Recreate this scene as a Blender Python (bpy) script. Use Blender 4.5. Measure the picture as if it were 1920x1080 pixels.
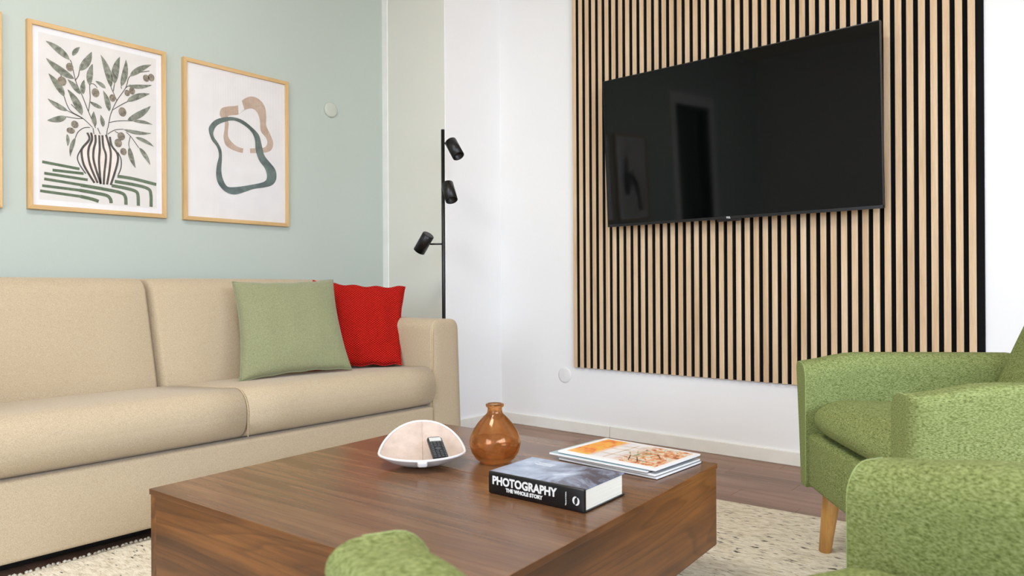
import bpy, bmesh, math, random
from mathutils import Vector, Matrix
random.seed(7)
S = bpy.context.scene
COL = S.collection
for o in list(bpy.data.objects): bpy.data.objects.remove(o)

# ------------------------------------------------------------------ camera, world, daylight, exposure
CAM_H = 0.7575
yaw, pitch, roll = 0.6994, 0.0006, -0.0056
cam = bpy.data.cameras.new('camera'); camo = bpy.data.objects.new('camera', cam); COL.objects.link(camo)
cam.sensor_width = 36; cam.lens = 36*1349.5/1920; cam.clip_start = 0.02
fwd = Vector((math.cos(yaw)*math.cos(pitch), math.sin(yaw)*math.cos(pitch), math.sin(pitch)))
right = Vector((math.sin(yaw), -math.cos(yaw), 0)); up = right.cross(fwd)
r2 = math.cos(roll)*right + math.sin(roll)*up; u2 = -math.sin(roll)*right + math.cos(roll)*up
camo.matrix_world = Matrix(((r2.x,u2.x,-fwd.x,0),(r2.y,u2.y,-fwd.y,0),(r2.z,u2.z,-fwd.z,CAM_H),(0,0,0,1)))
S.camera = camo
cam.dof.use_dof = True; cam.dof.focus_distance = 2.4; cam.dof.aperture_fstop = 8.0

w = bpy.data.worlds.new('sky'); S.world = w; w.use_nodes = True
bg = w.node_tree.nodes['Background']; bg.inputs[0].default_value = (0.82,0.95,1.15,1); bg.inputs[1].default_value = 2.0

def area(name, loc, rot, sx, sy, power, color):
    l = bpy.data.lights.new(name,'AREA'); l.shape='RECTANGLE'; l.size=sx; l.size_y=sy; l.energy=power; l.color=color
    o = bpy.data.objects.new(name,l); o.location=loc; o.rotation_euler=rot; COL.objects.link(o); return o
# daylight outside the window wall behind the camera: cool light down from the sky, added warm fill up onto the upper walls as ground bounce
area('skylight_front', (-1.2,-3.6,2.7), (math.radians(56),0,0), 5.5, 2.4, 490, (0.78,0.95,1.20))
area('ground_bounce_fill', (-0.9,-3.5,0.25), (math.radians(118),0,0), 5.5, 1.4, 100, (1.2,0.97,0.72))
# daylight for an unseen left-hand window, placed to even the slat wall's light
area('skylight_left', (-3.3,0.4,2.0), (math.radians(70),0,math.radians(-90)), 2.4, 2.2, 125, (0.84,0.96,1.12))

# added overhead fill to brighten upward faces, out of frame
area('overhead_fill', (0.45,1.35,2.72), (0,0,0), 0.7, 0.7, 34, (1.0,0.97,0.93))

S.view_settings.view_transform='Standard'; S.view_settings.look='None'
S.view_settings.gamma=1; S.view_settings.use_curve_mapping=False; S.view_settings.exposure=0.2
S.cycles.use_denoising=True
S.cycles.max_bounces=12; S.cycles.diffuse_bounces=6; S.cycles.transmission_bounces=12; S.cycles.transparent_max_bounces=16
S.cycles.sample_clamp_indirect=6

# ------------------------------------------------------------------ helpers: materials
def srgb(r,g,b):
    f=lambda c:(c/255/12.92) if c/255<=0.04045 else ((c/255+0.055)/1.055)**2.4
    return (f(r),f(g),f(b),1)
def newmat(name):
    m=bpy.data.materials.new(name); m.use_nodes=True; nt=m.node_tree; nt.nodes.clear()
    out=nt.nodes.new('ShaderNodeOutputMaterial'); b=nt.nodes.new('ShaderNodeBsdfPrincipled')
    nt.links.new(b.outputs[0],out.inputs[0]); return m,nt,b,out
def N(nt,t,**k):
    n=nt.nodes.new(t)
    for a,v in k.items():
        if a in n.inputs: n.inputs[a].default_value=v
        else: setattr(n,a,v)
    return n
def L(nt,a,b): nt.links.new(a,b)
def coords(nt,scale,rot=(0,0,0),rnd=0.0,kind='Object'):
    tc=N(nt,'ShaderNodeTexCoord'); src=tc.outputs[kind]
    if rnd:
        oi=N(nt,'ShaderNodeObjectInfo'); mu=N(nt,'ShaderNodeMath',operation='MULTIPLY'); mu.inputs[1].default_value=rnd
        L(nt,oi.outputs['Random'],mu.inputs[0])
        ad=N(nt,'ShaderNodeVectorMath',operation='ADD'); L(nt,src,ad.inputs[0])
        cb=N(nt,'ShaderNodeCombineXYZ')
        for i in range(3): L(nt,mu.outputs[0],cb.inputs[i])
        L(nt,cb.outputs[0],ad.inputs[1]); src=ad.outputs[0]
    mp=N(nt,'ShaderNodeMapping'); mp.inputs['Scale'].default_value=scale; mp.inputs['Rotation'].default_value=rot
    L(nt,src,mp.inputs[0]); return mp.outputs[0]
def ramp(nt,fac,stops):
    r=N(nt,'ShaderNodeValToRGB'); e=r.color_ramp.elements
    while len(e)<len(stops): e.new(0.5)
    for i,(p,c) in enumerate(stops): e[i].position=p; e[i].color=c
    L(nt,fac,r.inputs[0]); return r.outputs[0]
def noise(nt,vec,scale,detail=4,rough=0.5,dist=0.0):
    n=N(nt,'ShaderNodeTexNoise'); n.inputs['Scale'].default_value=scale; n.inputs['Detail'].default_value=detail
    n.inputs['Roughness'].default_value=rough; n.inputs['Distortion'].default_value=dist
    L(nt,vec,n.inputs['Vector']); return n.outputs['Fac']
def bump(nt,b,h,strength,dist=0.001):
    n=N(nt,'ShaderNodeBump'); n.inputs['Strength'].default_value=strength; n.inputs['Distance'].default_value=dist
    L(nt,h,n.inputs['Height']); L(nt,n.outputs[0],b.inputs['Normal'])
def mixc(nt,fac,a,b,mode='MIX'):
    m=N(nt,'ShaderNodeMix',data_type='RGBA',blend_type=mode)
    if isinstance(fac,(int,float)): m.inputs[0].default_value=fac
    else: L(nt,fac,m.inputs[0])
    for i,v in ((6,a),(7,b)):
        if isinstance(v,tuple): m.inputs[i].default_value=v
        else: L(nt,v,m.inputs[i])
    return m.outputs[2]
def plain(name,c,rough=0.5,metal=0.0,spec=0.5,bumpy=None):
    m,nt,b,_=newmat(name); b.inputs['Roughness'].default_value=rough; b.inputs['Metallic'].default_value=metal
    b.inputs['Specular IOR Level'].default_value=spec
    v=coords(nt,(1,1,1)); f=noise(nt,v,14,3)
    c2=tuple(x*0.94 for x in c[:3])+(1,)
    L(nt,ramp(nt,f,[(0.3,c2),(0.7,c)]),b.inputs['Base Color'])
    if bumpy: bump(nt,b,noise(nt,v,bumpy[0],5,0.6),bumpy[1],bumpy[2])
    return m
def wood(name,stops,axis,stretch=14,scale=3.0,rough=0.45,rnd=0.0,dist=1.2,pore=0.35,spec=0.4,rough2=0.0):
    # grain runs along `axis`
    m,nt,b,_=newmat(name); sc=[stretch]*3; sc[axis]=1.0
    v=coords(nt,tuple(s*scale/4 for s in sc),rnd=rnd)
    f1=noise(nt,v,1.0,5,0.55,dist)
    v2=coords(nt,tuple((90 if i!=axis else 4) for i in range(3)),rnd=rnd*3)
    f2=noise(nt,v2,3.0,3,0.6,0.3)
    c=ramp(nt,f1,stops)
    lo=ramp(nt,f2,[(0.35,(1-pore,1-pore,1-pore,1)),(0.62,(1,1,1,1))])
    L(nt,mixc(nt,1.0,c,lo,'MULTIPLY'),b.inputs['Base Color'])
    b.inputs['Roughness'].default_value=rough; b.inputs['Specular IOR Level'].default_value=spec
    bump(nt,b,f2,0.15,0.0004)
    return m
def cathedral(name,stops,axis,across,rough=0.4,ring=9.0,spec=0.45,fine=0.3,off=(0,0,0)):
    # flat-sawn walnut veneer: broad tone, distorted growth rings, fine pores
    m,nt,b,_=newmat(name); sc=[1.0]*3; sc[axis]=0.14
    tc=N(nt,'ShaderNodeTexCoord'); mp=N(nt,'ShaderNodeMapping'); mp.inputs['Location'].default_value=off; mp.inputs['Scale'].default_value=tuple(sc); L(nt,tc.outputs['Object'],mp.inputs[0]); v=mp.outputs[0]
    nz=noise(nt,v,6.5,1.5,0.45,0.6)
    def rings(k):
        wv=N(nt,'ShaderNodeMath',operation='MULTIPLY'); wv.inputs[1].default_value=k; L(nt,nz,wv.inputs[0])
        fr=N(nt,'ShaderNodeMath',operation='FRACT'); L(nt,wv.outputs[0],fr.inputs[0]); return fr.outputs[0]
    tone=noise(nt,v,9.0,4,0.6,0.4)
    c=ramp(nt,tone,stops)
    r1=ramp(nt,rings(ring*2.2),[(0.0,(1,1,1,1)),(0.55,(0.93,0.92,0.91,1)),(0.88,(1-fine,1-fine*1.08,1-fine*1.15,1)),(1.0,(1,1,1,1))])
    sc2=[70.0]*3; sc2[axis]=1.0
    f2=noise(nt,coords(nt,tuple(sc2)),3.0,4,0.65,0.2)
    lo=ramp(nt,f2,[(0.30,(0.74,0.72,0.70,1)),(0.56,(1,1,1,1))])
    sc4=[26.0]*3; sc4[axis]=0.55
    f4=noise(nt,coords(nt,tuple(sc4)),2.0,3,0.55,0.5)
    c=mixc(nt,1.0,c,ramp(nt,f4,[(0.30,(0.72,0.70,0.67,1)),(0.50,(0.97,0.97,0.96,1)),(0.7,(1.12,1.12,1.12,1))]),'MULTIPLY')
    c=mixc(nt,1.0,c,r1,'MULTIPLY'); c=mixc(nt,0.8,c,lo,'MULTIPLY')
    L(nt,c,b.inputs['Base Color'])
    b.inputs['Roughness'].default_value=rough; b.inputs['Specular IOR Level'].default_value=spec
    bump(nt,b,f2,0.05,0.0003)
    return m
def fabric(name,stops,scale=(200,200,200),bs=0.5,bd=0.0012,var=0.10,rough=0.9,dist=0.0,sheen=0.15):
    m,nt,b,_=newmat(name)
    v=coords(nt,scale); f=noise(nt,v,1.0,3,0.65,dist)
    v2=coords(nt,tuple(s*0.45 for s in scale)); f2=noise(nt,v2,1.3,2,0.5)
    c=ramp(nt,f,stops)
    k=ramp(nt,f2,[(0.35,(1-var,1-var,1-var,1)),(0.65,(1,1,1,1))])
    L(nt,mixc(nt,1.0,c,k,'MULTIPLY'),b.inputs['Base Color'])
    b.inputs['Roughness'].default_value=rough; b.inputs['Specular IOR Level'].default_value=0.15
    b.inputs['Sheen Weight'].default_value=sheen; b.inputs['Sheen Roughness'].default_value=0.5
    bump(nt,b,f,bs,bd); return m

# ------------------------------------------------------------------ helpers: meshes
def link(name,me,mat=None,parent=None,loc=None,rot=None,smooth=False):
    if isinstance(me,bmesh.types.BMesh):
        bm=me; me=bpy.data.meshes.new(name); bm.to_mesh(me); bm.free()
    o=bpy.data.objects.new(name,me); COL.objects.link(o)
    if mat is not None and len(me.materials)==0:
        for x in (mat if isinstance(mat,(list,tuple)) else [mat]): me.materials.append(x)
    if parent is not None: o.parent=parent
    if loc is not None: o.location=loc
    if rot is not None: o.rotation_euler=rot
    if smooth:
        for p in me.polygons: p.use_smooth=True
    return o
def empty(name,loc=(0,0,0),rz=0.0,parent=None):
    o=bpy.data.objects.new(name,None); o.empty_display_size=0.05; COL.objects.link(o); o.location=loc; o.rotation_euler=(0,0,rz)
    if parent: o.parent=parent
    return o
def tag(o,label=None,cat=None,group=None,kind=None):
    if label: o['label']=label
    if cat: o['category']=cat
    if group: o['group']=group
    if kind: o['kind']=kind
    return o
def box_bm(x0,x1,y0,y1,z0,z1,bev=0.0,seg=1,bm=None):
    b2=bmesh.new()
    bmesh.ops.create_cube(b2,size=1.0)
    for v in b2.verts:
        v.co=Vector((x0+(v.co.x+.5)*(x1-x0), y0+(v.co.y+.5)*(y1-y0), z0+(v.co.z+.5)*(z1-z0)))
    if bev>0: bmesh.ops.bevel(b2,geom=list(b2.edges),offset=bev,segments=seg,affect='EDGES',profile=0.5)
    if bm is None: return b2
    tmp=bpy.data.meshes.new('tmp'); b2.to_mesh(tmp); b2.free(); bm.from_mesh(tmp); bpy.data.meshes.remove(tmp); return bm
def softbox(x0,x1,y0,y1,z0,z1,r,bulge=(0,0,0),n=14,fn=None,rv=None):
    """upholstery block: rounded box (radius r), faces puffed out by bulge per axis, optional fn(co)->co"""
    bm=bmesh.new(); c=Vector(((x0+x1)/2,(y0+y1)/2,(z0+z1)/2)); h=[(x1-x0)/2,(y1-y0)/2,(z1-z0)/2]
    R=rv or (r,r,r)
    def knots(hh,rr):
        rr=min(rr,hh*0.999); ks=[]
        for i in range(5): a=i/4*math.pi/4; ks.append(-hh+rr*(1-math.tan(math.pi/4-a)) if False else -hh+rr*(i/4))
        m=max(2,n//2)
        inner=[-hh+rr+(2*(hh-rr))*i/m for i in range(1,m)]
        return ks+inner+[-k for k in reversed(ks)]
    K=[knots(h[i],R[i]) for i in range(3)]
    cache={}
    def vert(p):
        key=tuple(round(a,6) for a in p)
        if key in cache: return cache[key]
        q=[max(-(h[i]-R[i]),min(h[i]-R[i],p[i])) for i in range(3)]
        d=Vector([(p[i]-q[i])/R[i] for i in range(3)])
        if d.length>1e-9: d=d/max(abs(d.x),abs(d.y),abs(d.z))*max(abs(d.x),abs(d.y),abs(d.z)); d.normalize()
        co=[q[i]+d[i]*R[i] for i in range(3)]
        u=[p[i]/h[i] for i in range(3)]
        for i in range(3):
            if bulge[i]:
                j,k=[a for a in range(3) if a!=i]
                co[i]+=bulge[i]*u[i]*(1-u[j]**2)*(1-u[k]**2)
        P=Vector(co)+c
        if fn: P=Vector(fn(P))
        cache[key]=bm.verts.new(P); return cache[key]
    for ax in range(3):
        j,k=[a for a in range(3) if a!=ax]
        for sgn in (-1,1):
            for a in range(len(K[j])-1):
                for b in range(len(K[k])-1):
                    pts=[]
                    for (aa,bb) in ((a,b),(a+1,b),(a+1,b+1),(a,b+1)):
                        p=[0,0,0]; p[ax]=sgn*h[ax]; p[j]=K[j][aa]; p[k]=K[k][bb]; pts.append(vert(p))
                    if len(set(pts))>=3:
                        try: bm.faces.new(pts)
                        except ValueError: pass
    bmesh.ops.recalc_face_normals(bm,faces=bm.faces); return bm
def lathe_bm(prof,seg=48,bm=None,cap=True):
    bm=bm or bmesh.new(); rings=[]
    for r,z in prof:
        if r<1e-6: rings.append([bm.verts.new((0,0,z))])
        else: rings.append([bm.verts.new((r*math.cos(2*math.pi*i/seg),r*math.sin(2*math.pi*i/seg),z)) for i in range(seg)])
    for a,b in zip(rings,rings[1:]):
        for i in range(seg):
            j=(i+1)%seg
            if len(a)==1 and len(b)==1: continue
            if len(a)==1: bm.faces.new((a[0],b[j],b[i]))
            elif len(b)==1: bm.faces.new((a[i],a[j],b[0]))
            else: bm.faces.new((a[i],a[j],b[j],b[i]))
    bmesh.ops.recalc_face_normals(bm,faces=bm.faces); return bm
def tube_bm(pts,r,seg=10,bm=None,cap=True):
    bm=bm or bmesh.new(); pts=[Vector(p) for p in pts]; rings=[]
    rr=r if isinstance(r,(list,tuple)) else [r]*len(pts)
    prev=None
    for i,p in enumerate(pts):
        t=(pts[min(i+1,len(pts)-1)]-pts[max(i-1,0)]).normalized()
        a=Vector((0,0,1)) if abs(t.z)<0.9 else Vector((1,0,0))
        if prev is None: nrm=t.cross(a).normalized()
        else: nrm=(prev-t*prev.dot(t)).normalized()
        prev=nrm; bn=t.cross(nrm)
        rings.append([bm.verts.new(p+(nrm*math.cos(2*math.pi*k/seg)+bn*math.sin(2*math.pi*k/seg))*rr[i]) for k in range(seg)])
    for a,b in zip(rings,rings[1:]):
        for i in range(seg):
            j=(i+1)%seg; bm.faces.new((a[i],a[j],b[j],b[i]))
    if cap: bm.faces.new(rings[0][::-1]); bm.faces.new(rings[-1])
    bmesh.ops.recalc_face_normals(bm,faces=bm.faces); return bm
def smooth_path(pts,n=8,closed=False):
    out=[]; P=[Vector(p) for p in pts]; m=len(P)
    rng=range(m if closed else m-1)
    for i in rng:
        g=(lambda k:P[k%m]) if closed else (lambda k:P[max(0,min(m-1,k))])
        p0,p1,p2,p3=g(i-1),g(i),g(i+1),g(i+2)
        for s in range(n):
            t=s/n
            out.append(0.5*((2*p1)+(-p0+p2)*t+(2*p0-5*p1+4*p2-p3)*t*t+(-p0+3*p1-3*p2+p3)*t**3))
    if not closed: out.append(P[-1])
    return out
LEAVES = [[1.058,1.6747,0.9757,1.7286,0.0227],[1.0695,1.694,1.0954,1.7345,0.0145],[1.0932,1.6404,1.1389,1.7263,0.0248],[1.0746,1.603,0.9766,1.6621,0.0248],[1.0384,1.5249,0.9844,1.604,0.0227],[1.1308,1.589,1.1422,1.678,0.0207],[1.2115,1.5987,1.1736,1.7218,0.0227],[1.2253,1.614,1.2468,1.7322,0.0248],[1.2508,1.6095,1.2711,1.7257,0.0207],[1.2864,1.6595,1.3742,1.7285,0.0207],[1.2767,1.6175,1.3763,1.6421,0.0157],[1.274,1.5507,1.3671,1.6025,0.0207],[1.276,1.4744,1.3708,1.5507,0.0227],[1.2974,1.4731,1.3779,1.4718,0.0124],[1.0958,1.5459,1.0513,1.5956,0.0186],[1.1066,1.5481,1.1112,1.6063,0.0165],[1.1019,1.4638,1.0511,1.5556,0.0248],[1.0507,1.471,0.9815,1.5056,0.0174],[1.191,1.5896,1.1529,1.6106,0.0145],[1.177,1.5055,1.1305,1.5241,0.0145],[1.2041,1.497,1.1819,1.5779,0.0186],[1.1521,1.427,1.1457,1.4862,0.0165],[1.1802,1.4294,1.1715,1.4764,0.0145],[1.0464,1.4467,0.9795,1.4209,0.0207],[1.2603,1.4314,1.3722,1.4334,0.0145],[1.308,1.4063,1.3828,1.3778,0.0145],[1.2826,1.3608,1.3073,1.2766,0.0181],[1.3225,1.3645,1.3672,1.2974,0.0163],[1.0778,1.3681,1.0589,1.291,0.0127],[1.0482,1.3778,1.0498,1.3308,0.0109]]
OLIVES = [[1.0587,1.6457,0.0134,0.0168],[1.0312,1.5842,0.0158,0.0184],[1.1527,1.5632,0.0146,0.0184],[1.2172,1.5543,0.0122,0.0153],[1.2751,1.5872,0.011,0.0133],[1.2947,1.5997,0.0122,0.0153],[1.3527,1.6665,0.0134,0.0153],[1.374,1.6738,0.0134,0.0163],[1.2559,1.504,0.0158,0.0194],[1.0759,1.4213,0.0134,0.0153],[1.2507,1.4016,0.0149,0.017],[1.2387,1.3717,0.0149,0.0179],[1.259,1.3387,0.0128,0.0152],[1.0612,1.3943,0.0149,0.0125]]
STEMS = [[[1.0601,1.6752],[1.0664,1.6602],[1.081,1.5926],[1.1022,1.5448],[1.1259,1.4825],[1.152,1.4198]],[[1.0776,1.5966],[1.0897,1.6182],[1.0932,1.6404]],[[1.1259,1.4825],[1.1327,1.5366],[1.1316,1.5891],[1.1462,1.5971],[1.1595,1.5854]],[[1.0384,1.5249],[1.0592,1.4749],[1.1061,1.4503],[1.141,1.4204]],[[1.0507,1.471],[1.1061,1.4503]],[[1.1992,1.4277],[1.2109,1.4884],[1.2342,1.5469],[1.2696,1.6085],[1.284,1.6564],[1.3177,1.6815],[1.3667,1.7002]],[[1.2342,1.5469],[1.2115,1.5987]],[[1.2206,1.5835],[1.2253,1.614]],[[1.2156,1.504],[1.2551,1.5361],[1.2764,1.5511]],[[1.2039,1.4505],[1.2408,1.4642],[1.2974,1.4741]],[[1.2696,1.6085],[1.2886,1.625]],[[1.0464,1.4467],[1.0846,1.4465],[1.1061,1.4503]],[[1.2531,1.6001],[1.2508,1.6095]],[[1.0263,1.6111],[1.0296,1.6002]],[[1.1019,1.4638],[1.0635,1.4993]],[[1.1975,1.4018],[1.2256,1.4235],[1.2603,1.4327]],[[1.2705,1.4222],[1.2912,1.4037],[1.3204,1.3642]],[[1.287,1.4074],[1.2806,1.3758],[1.2826,1.3608]],[[1.2256,1.4192],[1.2458,1.4095]],[[1.0778,1.3681],[1.0873,1.3924],[1.1082,1.4125],[1.1311,1.4184]],[[1.1464,1.3936],[1.1427,1.4182]],[[1.1698,1.3973],[1.1602,1.4212]],[[1.1935,1.3969],[1.1976,1.4274]]]
VASE_STRIPES = [[[1.1214,1.3958],[1.1289,1.3698],[1.104,1.3326],[1.1001,1.3112],[1.1075,1.2663],[1.1302,1.2231],[1.1474,1.1956]],[[1.1356,1.3982],[1.1386,1.3713],[1.1269,1.3359],[1.1248,1.3021],[1.1342,1.2572],[1.1591,1.1968]],[[1.1511,1.3922],[1.1521,1.3649],[1.1442,1.3258],[1.1459,1.2797],[1.1708,1.1939]],[[1.1659,1.3925],[1.1676,1.3376],[1.1646,1.2821],[1.1708,1.1939]],[[1.1777,1.3943],[1.1814,1.3481],[1.1911,1.3112],[1.1848,1.2422],[1.1818,1.1929]],[[1.1915,1.3987],[1.2052,1.3516],[1.2098,1.318],[1.2047,1.2574],[1.1945,1.1943]],[[1.2062,1.3925],[1.2132,1.3571],[1.2333,1.3299],[1.2372,1.3002],[1.2248,1.247],[1.2084,1.1936]],[[1.2373,1.3326],[1.2494,1.3062],[1.2492,1.2715],[1.2389,1.24]],[[1.0983,1.3255],[1.085,1.2925],[1.0923,1.2644],[1.1149,1.2297]]]
CLOTH_STRIPES = [[[1.2348,1.2331],[1.2987,1.2295],[1.3929,1.2155]],[[1.2246,1.2104],[1.3069,1.2041],[1.358,1.1939],[1.37,1.1706],[1.3706,1.1171]],[[1.2124,1.1919],[1.2652,1.1866],[1.3026,1.1795],[1.316,1.1654],[1.3183,1.1172]],[[1.0957,1.1816],[1.1845,1.174],[1.2487,1.1654],[1.2659,1.1497],[1.2682,1.1173]],[[1.0918,1.1604],[1.1453,1.1553],[1.1923,1.1492],[1.2073,1.1357],[1.2101,1.1188]],[[1.0955,1.1359],[1.1374,1.1293],[1.1626,1.1219]]]
LEFT_STRIPES = [[[0.9615,1.2576],[1.0922,1.2457]],[[0.9968,1.2298],[1.1073,1.2288]],[[0.9683,1.2143],[1.1224,1.2054]],[[0.9682,1.1922],[1.0957,1.1825]],[[0.9611,1.1653],[1.0918,1.1604]],[[0.954,1.1445],[1.0955,1.1359]]]
RING_DARK = [[[1.6287,1.4936],[1.6428,1.5237],[1.672,1.5487],[1.7314,1.5689],[1.7923,1.5659],[1.8457,1.5378],[1.8819,1.5062],[1.8954,1.4621],[1.9091,1.4136],[1.9416,1.3799],[1.9699,1.3494],[1.9744,1.3072],[1.9551,1.2752],[1.9174,1.2585],[1.853,1.2435],[1.808,1.2249],[1.7552,1.2066],[1.7123,1.213],[1.6786,1.2417],[1.6638,1.28],[1.6666,1.3322],[1.6777,1.3817],[1.6671,1.4201],[1.6424,1.4482]],[[1.6508,1.4813],[1.6676,1.516],[1.7056,1.5402],[1.7528,1.5549],[1.801,1.5427],[1.841,1.5163],[1.8589,1.4817],[1.8632,1.4323],[1.8812,1.3846],[1.9133,1.3467],[1.9224,1.3055],[1.9036,1.2823],[1.8441,1.2633],[1.7904,1.2494],[1.7467,1.2408],[1.7167,1.2417],[1.6973,1.2718],[1.6891,1.311],[1.692,1.3676],[1.6896,1.4074],[1.6714,1.4407],[1.6565,1.4584]]]
RING_TAN = [[[1.683,1.5667],[1.6907,1.6002],[1.7231,1.616],[1.7707,1.6299],[1.7972,1.6613],[1.842,1.6868],[1.8875,1.6791],[1.9151,1.6465],[1.9213,1.6012],[1.9211,1.5589],[1.9424,1.5201],[1.9583,1.48],[1.9467,1.4443],[1.9138,1.4269],[1.8449,1.4147],[1.7958,1.4086],[1.7477,1.4157],[1.7135,1.431],[1.7009,1.4653],[1.7054,1.5063],[1.7056,1.5466]],[[1.7228,1.5698],[1.7748,1.5873],[1.8058,1.6136],[1.8462,1.6294],[1.8734,1.6136],[1.8869,1.5783],[1.8912,1.5287],[1.9189,1.4994],[1.9262,1.4752],[1.9093,1.4516],[1.8541,1.4393],[1.7959,1.4308],[1.7565,1.4414],[1.7265,1.4693],[1.7224,1.501],[1.7269,1.5341]]]
RING_GAPS = [[[1.7733,1.6362],[1.791,1.6601],[1.8058,1.6177],[1.7766,1.5877]],[[1.8003,1.4356],[1.8343,1.4406],[1.8341,1.4099],[1.7957,1.4045]]]
# ------------------------------------------------------------------ measured room
XB, YA, CY, PX = 3.1033, 3.1918, 2.6933, 2.662     # slat wall, sofa wall, pillar front, pillar side
XL, YF, ZC = -2.4, -2.5, 2.78

def wallmat(name,c,b=0.25,sc=60):
    m,nt,bs,_=newmat(name); v=coords(nt,(1,1,1))
    f=noise(nt,v,1.3,3); c2=tuple(x*0.965 for x in c[:3])+(1,)
    L(nt,ramp(nt,f,[(0.3,c2),(0.7,c)]),bs.inputs['Base Color']); bs.inputs['Roughness'].default_value=0.85
    bs.inputs['Specular IOR Level'].default_value=0.2
    bump(nt,bs,noise(nt,v,sc,4,0.6),b,0.002); return m
M_WHITE=wallmat('white_plaster',srgb(242,242,241),0.35,28)
M_SHAFT=wallmat('grey_white_side',srgb(222,222,212),0.15,60)  # side face of the corner is coloured greyer than its front
M_GREEN=wallmat('sage_wall_paint',srgb(187,196,187),0.10,90)
M_CEIL=wallmat('ceiling_paint',srgb(228,219,203),0.1)  # unseen ceiling tinted to warm and dim the light on upper walls
M_BASE=plain('cream_baseboard',srgb(238,236,227),0.45)
M_TRIM=plain('white_trim',srgb(240,240,236),0.5)
M_PVC=plain('white_window_frame',srgb(238,239,240),0.35)
M_BLACK=plain('matt_black_metal',srgb(13,13,14),0.38)
M_DARK=plain('black_plinth',srgb(16,15,15),0.7)
FLOOR_ST=[(0.25,srgb(110,80,62)),(0.45,srgb(138,104,84)),(0.6,srgb(154,119,98)),(0.8,srgb(168,134,112))]
M_FLOOR=wood('walnut_laminate_floor',FLOOR_ST,1,stretch=10,scale=3.5,rough=0.38,rnd=60.0,dist=0.8,pore=0.18)

# floor base with separate laminate planks (running along the slat wall)
fl=tag(link('floor',box_bm(XL-.3,XB+.3,YF-.3,YA+.3,-.12,-.012),M_FLOOR),kind='structure')
pm={}
PW=0.098
def plank_mesh(L0):
    k=round(L0,3)
    if k not in pm:
        me=bpy.data.meshes.new('plank'); b=box_bm(0.0004,PW-0.0004,0.0004,L0-0.0004,-.0119,0,0.0006); b.to_mesh(me); b.free()
        me.materials.append(M_FLOOR); pm[k]=me
    return pm[k]
x=XB-PW; row=0
while x>XL-PW:
    near = x>1.9
    y=YA-(0.33*(row*7%5)/5+0.1) if True else 0
    ys=[YA]; step=0.62 if near else 1.9
    yy=YA-[0.25,0.5,0.1,0.4,0.58][row%5]*(1 if near else 3)
    while yy>YF: ys.append(yy); yy-=step
    ys.append(YF)
    for a,b in zip(ys,ys[1:]):
        if a-b<0.03: continue
        o=bpy.data.objects.new('plank',plank_mesh(a-b)); COL.objects.link(o); o.parent=fl; o.location=(x,b,0)
    x-=PW; row+=1

# walls: sofa wall (with a doorway further left), slat wall, left and window walls
def struct(name,bm,mat,label=None): return tag(link(name,bm,mat),label,kind='structure')
DX0,DX1,DZ=-1.04,-0.30,2.14
b=box_bm(XL-.2,DX0,YA,YA+.14,0,ZC); box_bm(DX1,PX+.02,YA,YA+.14,0,ZC,bm=b); box_bm(DX0,DX1,YA,YA+.14,DZ,ZC,bm=b)
struct('wall_back',b,M_GREEN,'sage green wall behind the sofa')
struct('wall_right',box_bm(XB,XB+.14,YF-.2,YA+.14,0,ZC),M_WHITE,'white plaster wall behind the slat panel')
struct('wall_corner',box_bm(PX+.003,XB+.01,CY,YA+.14,0,ZC,0.002),M_WHITE,'white boxed-out corner behind the floor lamp')
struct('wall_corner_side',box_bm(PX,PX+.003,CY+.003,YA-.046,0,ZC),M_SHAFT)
struct('trim_1',box_bm(PX-.004,PX+.003,YA-.046,YA+.004,0,ZC,0.002),M_TRIM)
WX0,WX1,WZ0,WZ1=-2.2,1.5,0.12,2.45
b=box_bm(XL-.2,WX0,YF-.16,YF,0,ZC); box_bm(WX1,XB+.14,YF-.16,YF,0,ZC,bm=b); box_bm(WX0,WX1,YF-.16,YF,0,WZ0,bm=b); box_bm(WX0,WX1,YF-.16,YF,WZ1,ZC,bm=b)
struct('wall_front',b,M_WHITE)
LY0,LY1,LZ0,LZ1=-0.5,1.3,0.6,2.3
b=box_bm(XL-.16,XL,YF,LY0,0,ZC); box_bm(XL-.16,XL,LY1,YA+.14,0,ZC,bm=b); box_bm(XL-.16,XL,LY0,LY1,0,LZ0,bm=b); box_bm(XL-.16,XL,LY0,LY1,LZ1,ZC,bm=b)
struct('wall_left',b,M_WHITE)
struct('ceiling',box_bm(XL-.2,XB+.2,YF-.2,YA+.2,ZC,ZC+.1),M_CEIL)
# hallway recess behind the doorway
b=box_bm(DX0-.2,DX1+.2,YA+1.1,YA+1.14,0,ZC); box_bm(DX0-.24,DX0-.2,YA+.14,YA+1.14,0,ZC,bm=b); box_bm(DX1+.2,DX1+.24,YA+.14,YA+1.14,0,ZC,bm=b)
box_bm(DX0-.24,DX1+.24,YA+.14,YA+1.14,2.5,2.55,bm=b); box_bm(DX0-.24,DX1+.24,YA+.14,YA+1.14,-.06,0,bm=b)
struct('wall_hall',b,M_GREEN)
d1=tag(empty('door_1',(DX0,YA,0)),kind='structure')
b=box_bm(-.11,0,-.015,.15,0,DZ+.11,.002); box_bm(DX1-DX0,DX1-DX0+.11,-.015,.15,0,DZ+.11,.002,bm=b); box_bm(0,DX1-DX0,-.015,.15,DZ,DZ+.11,.002,bm=b)
link('door_frame',b,M_TRIM,d1)

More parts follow.
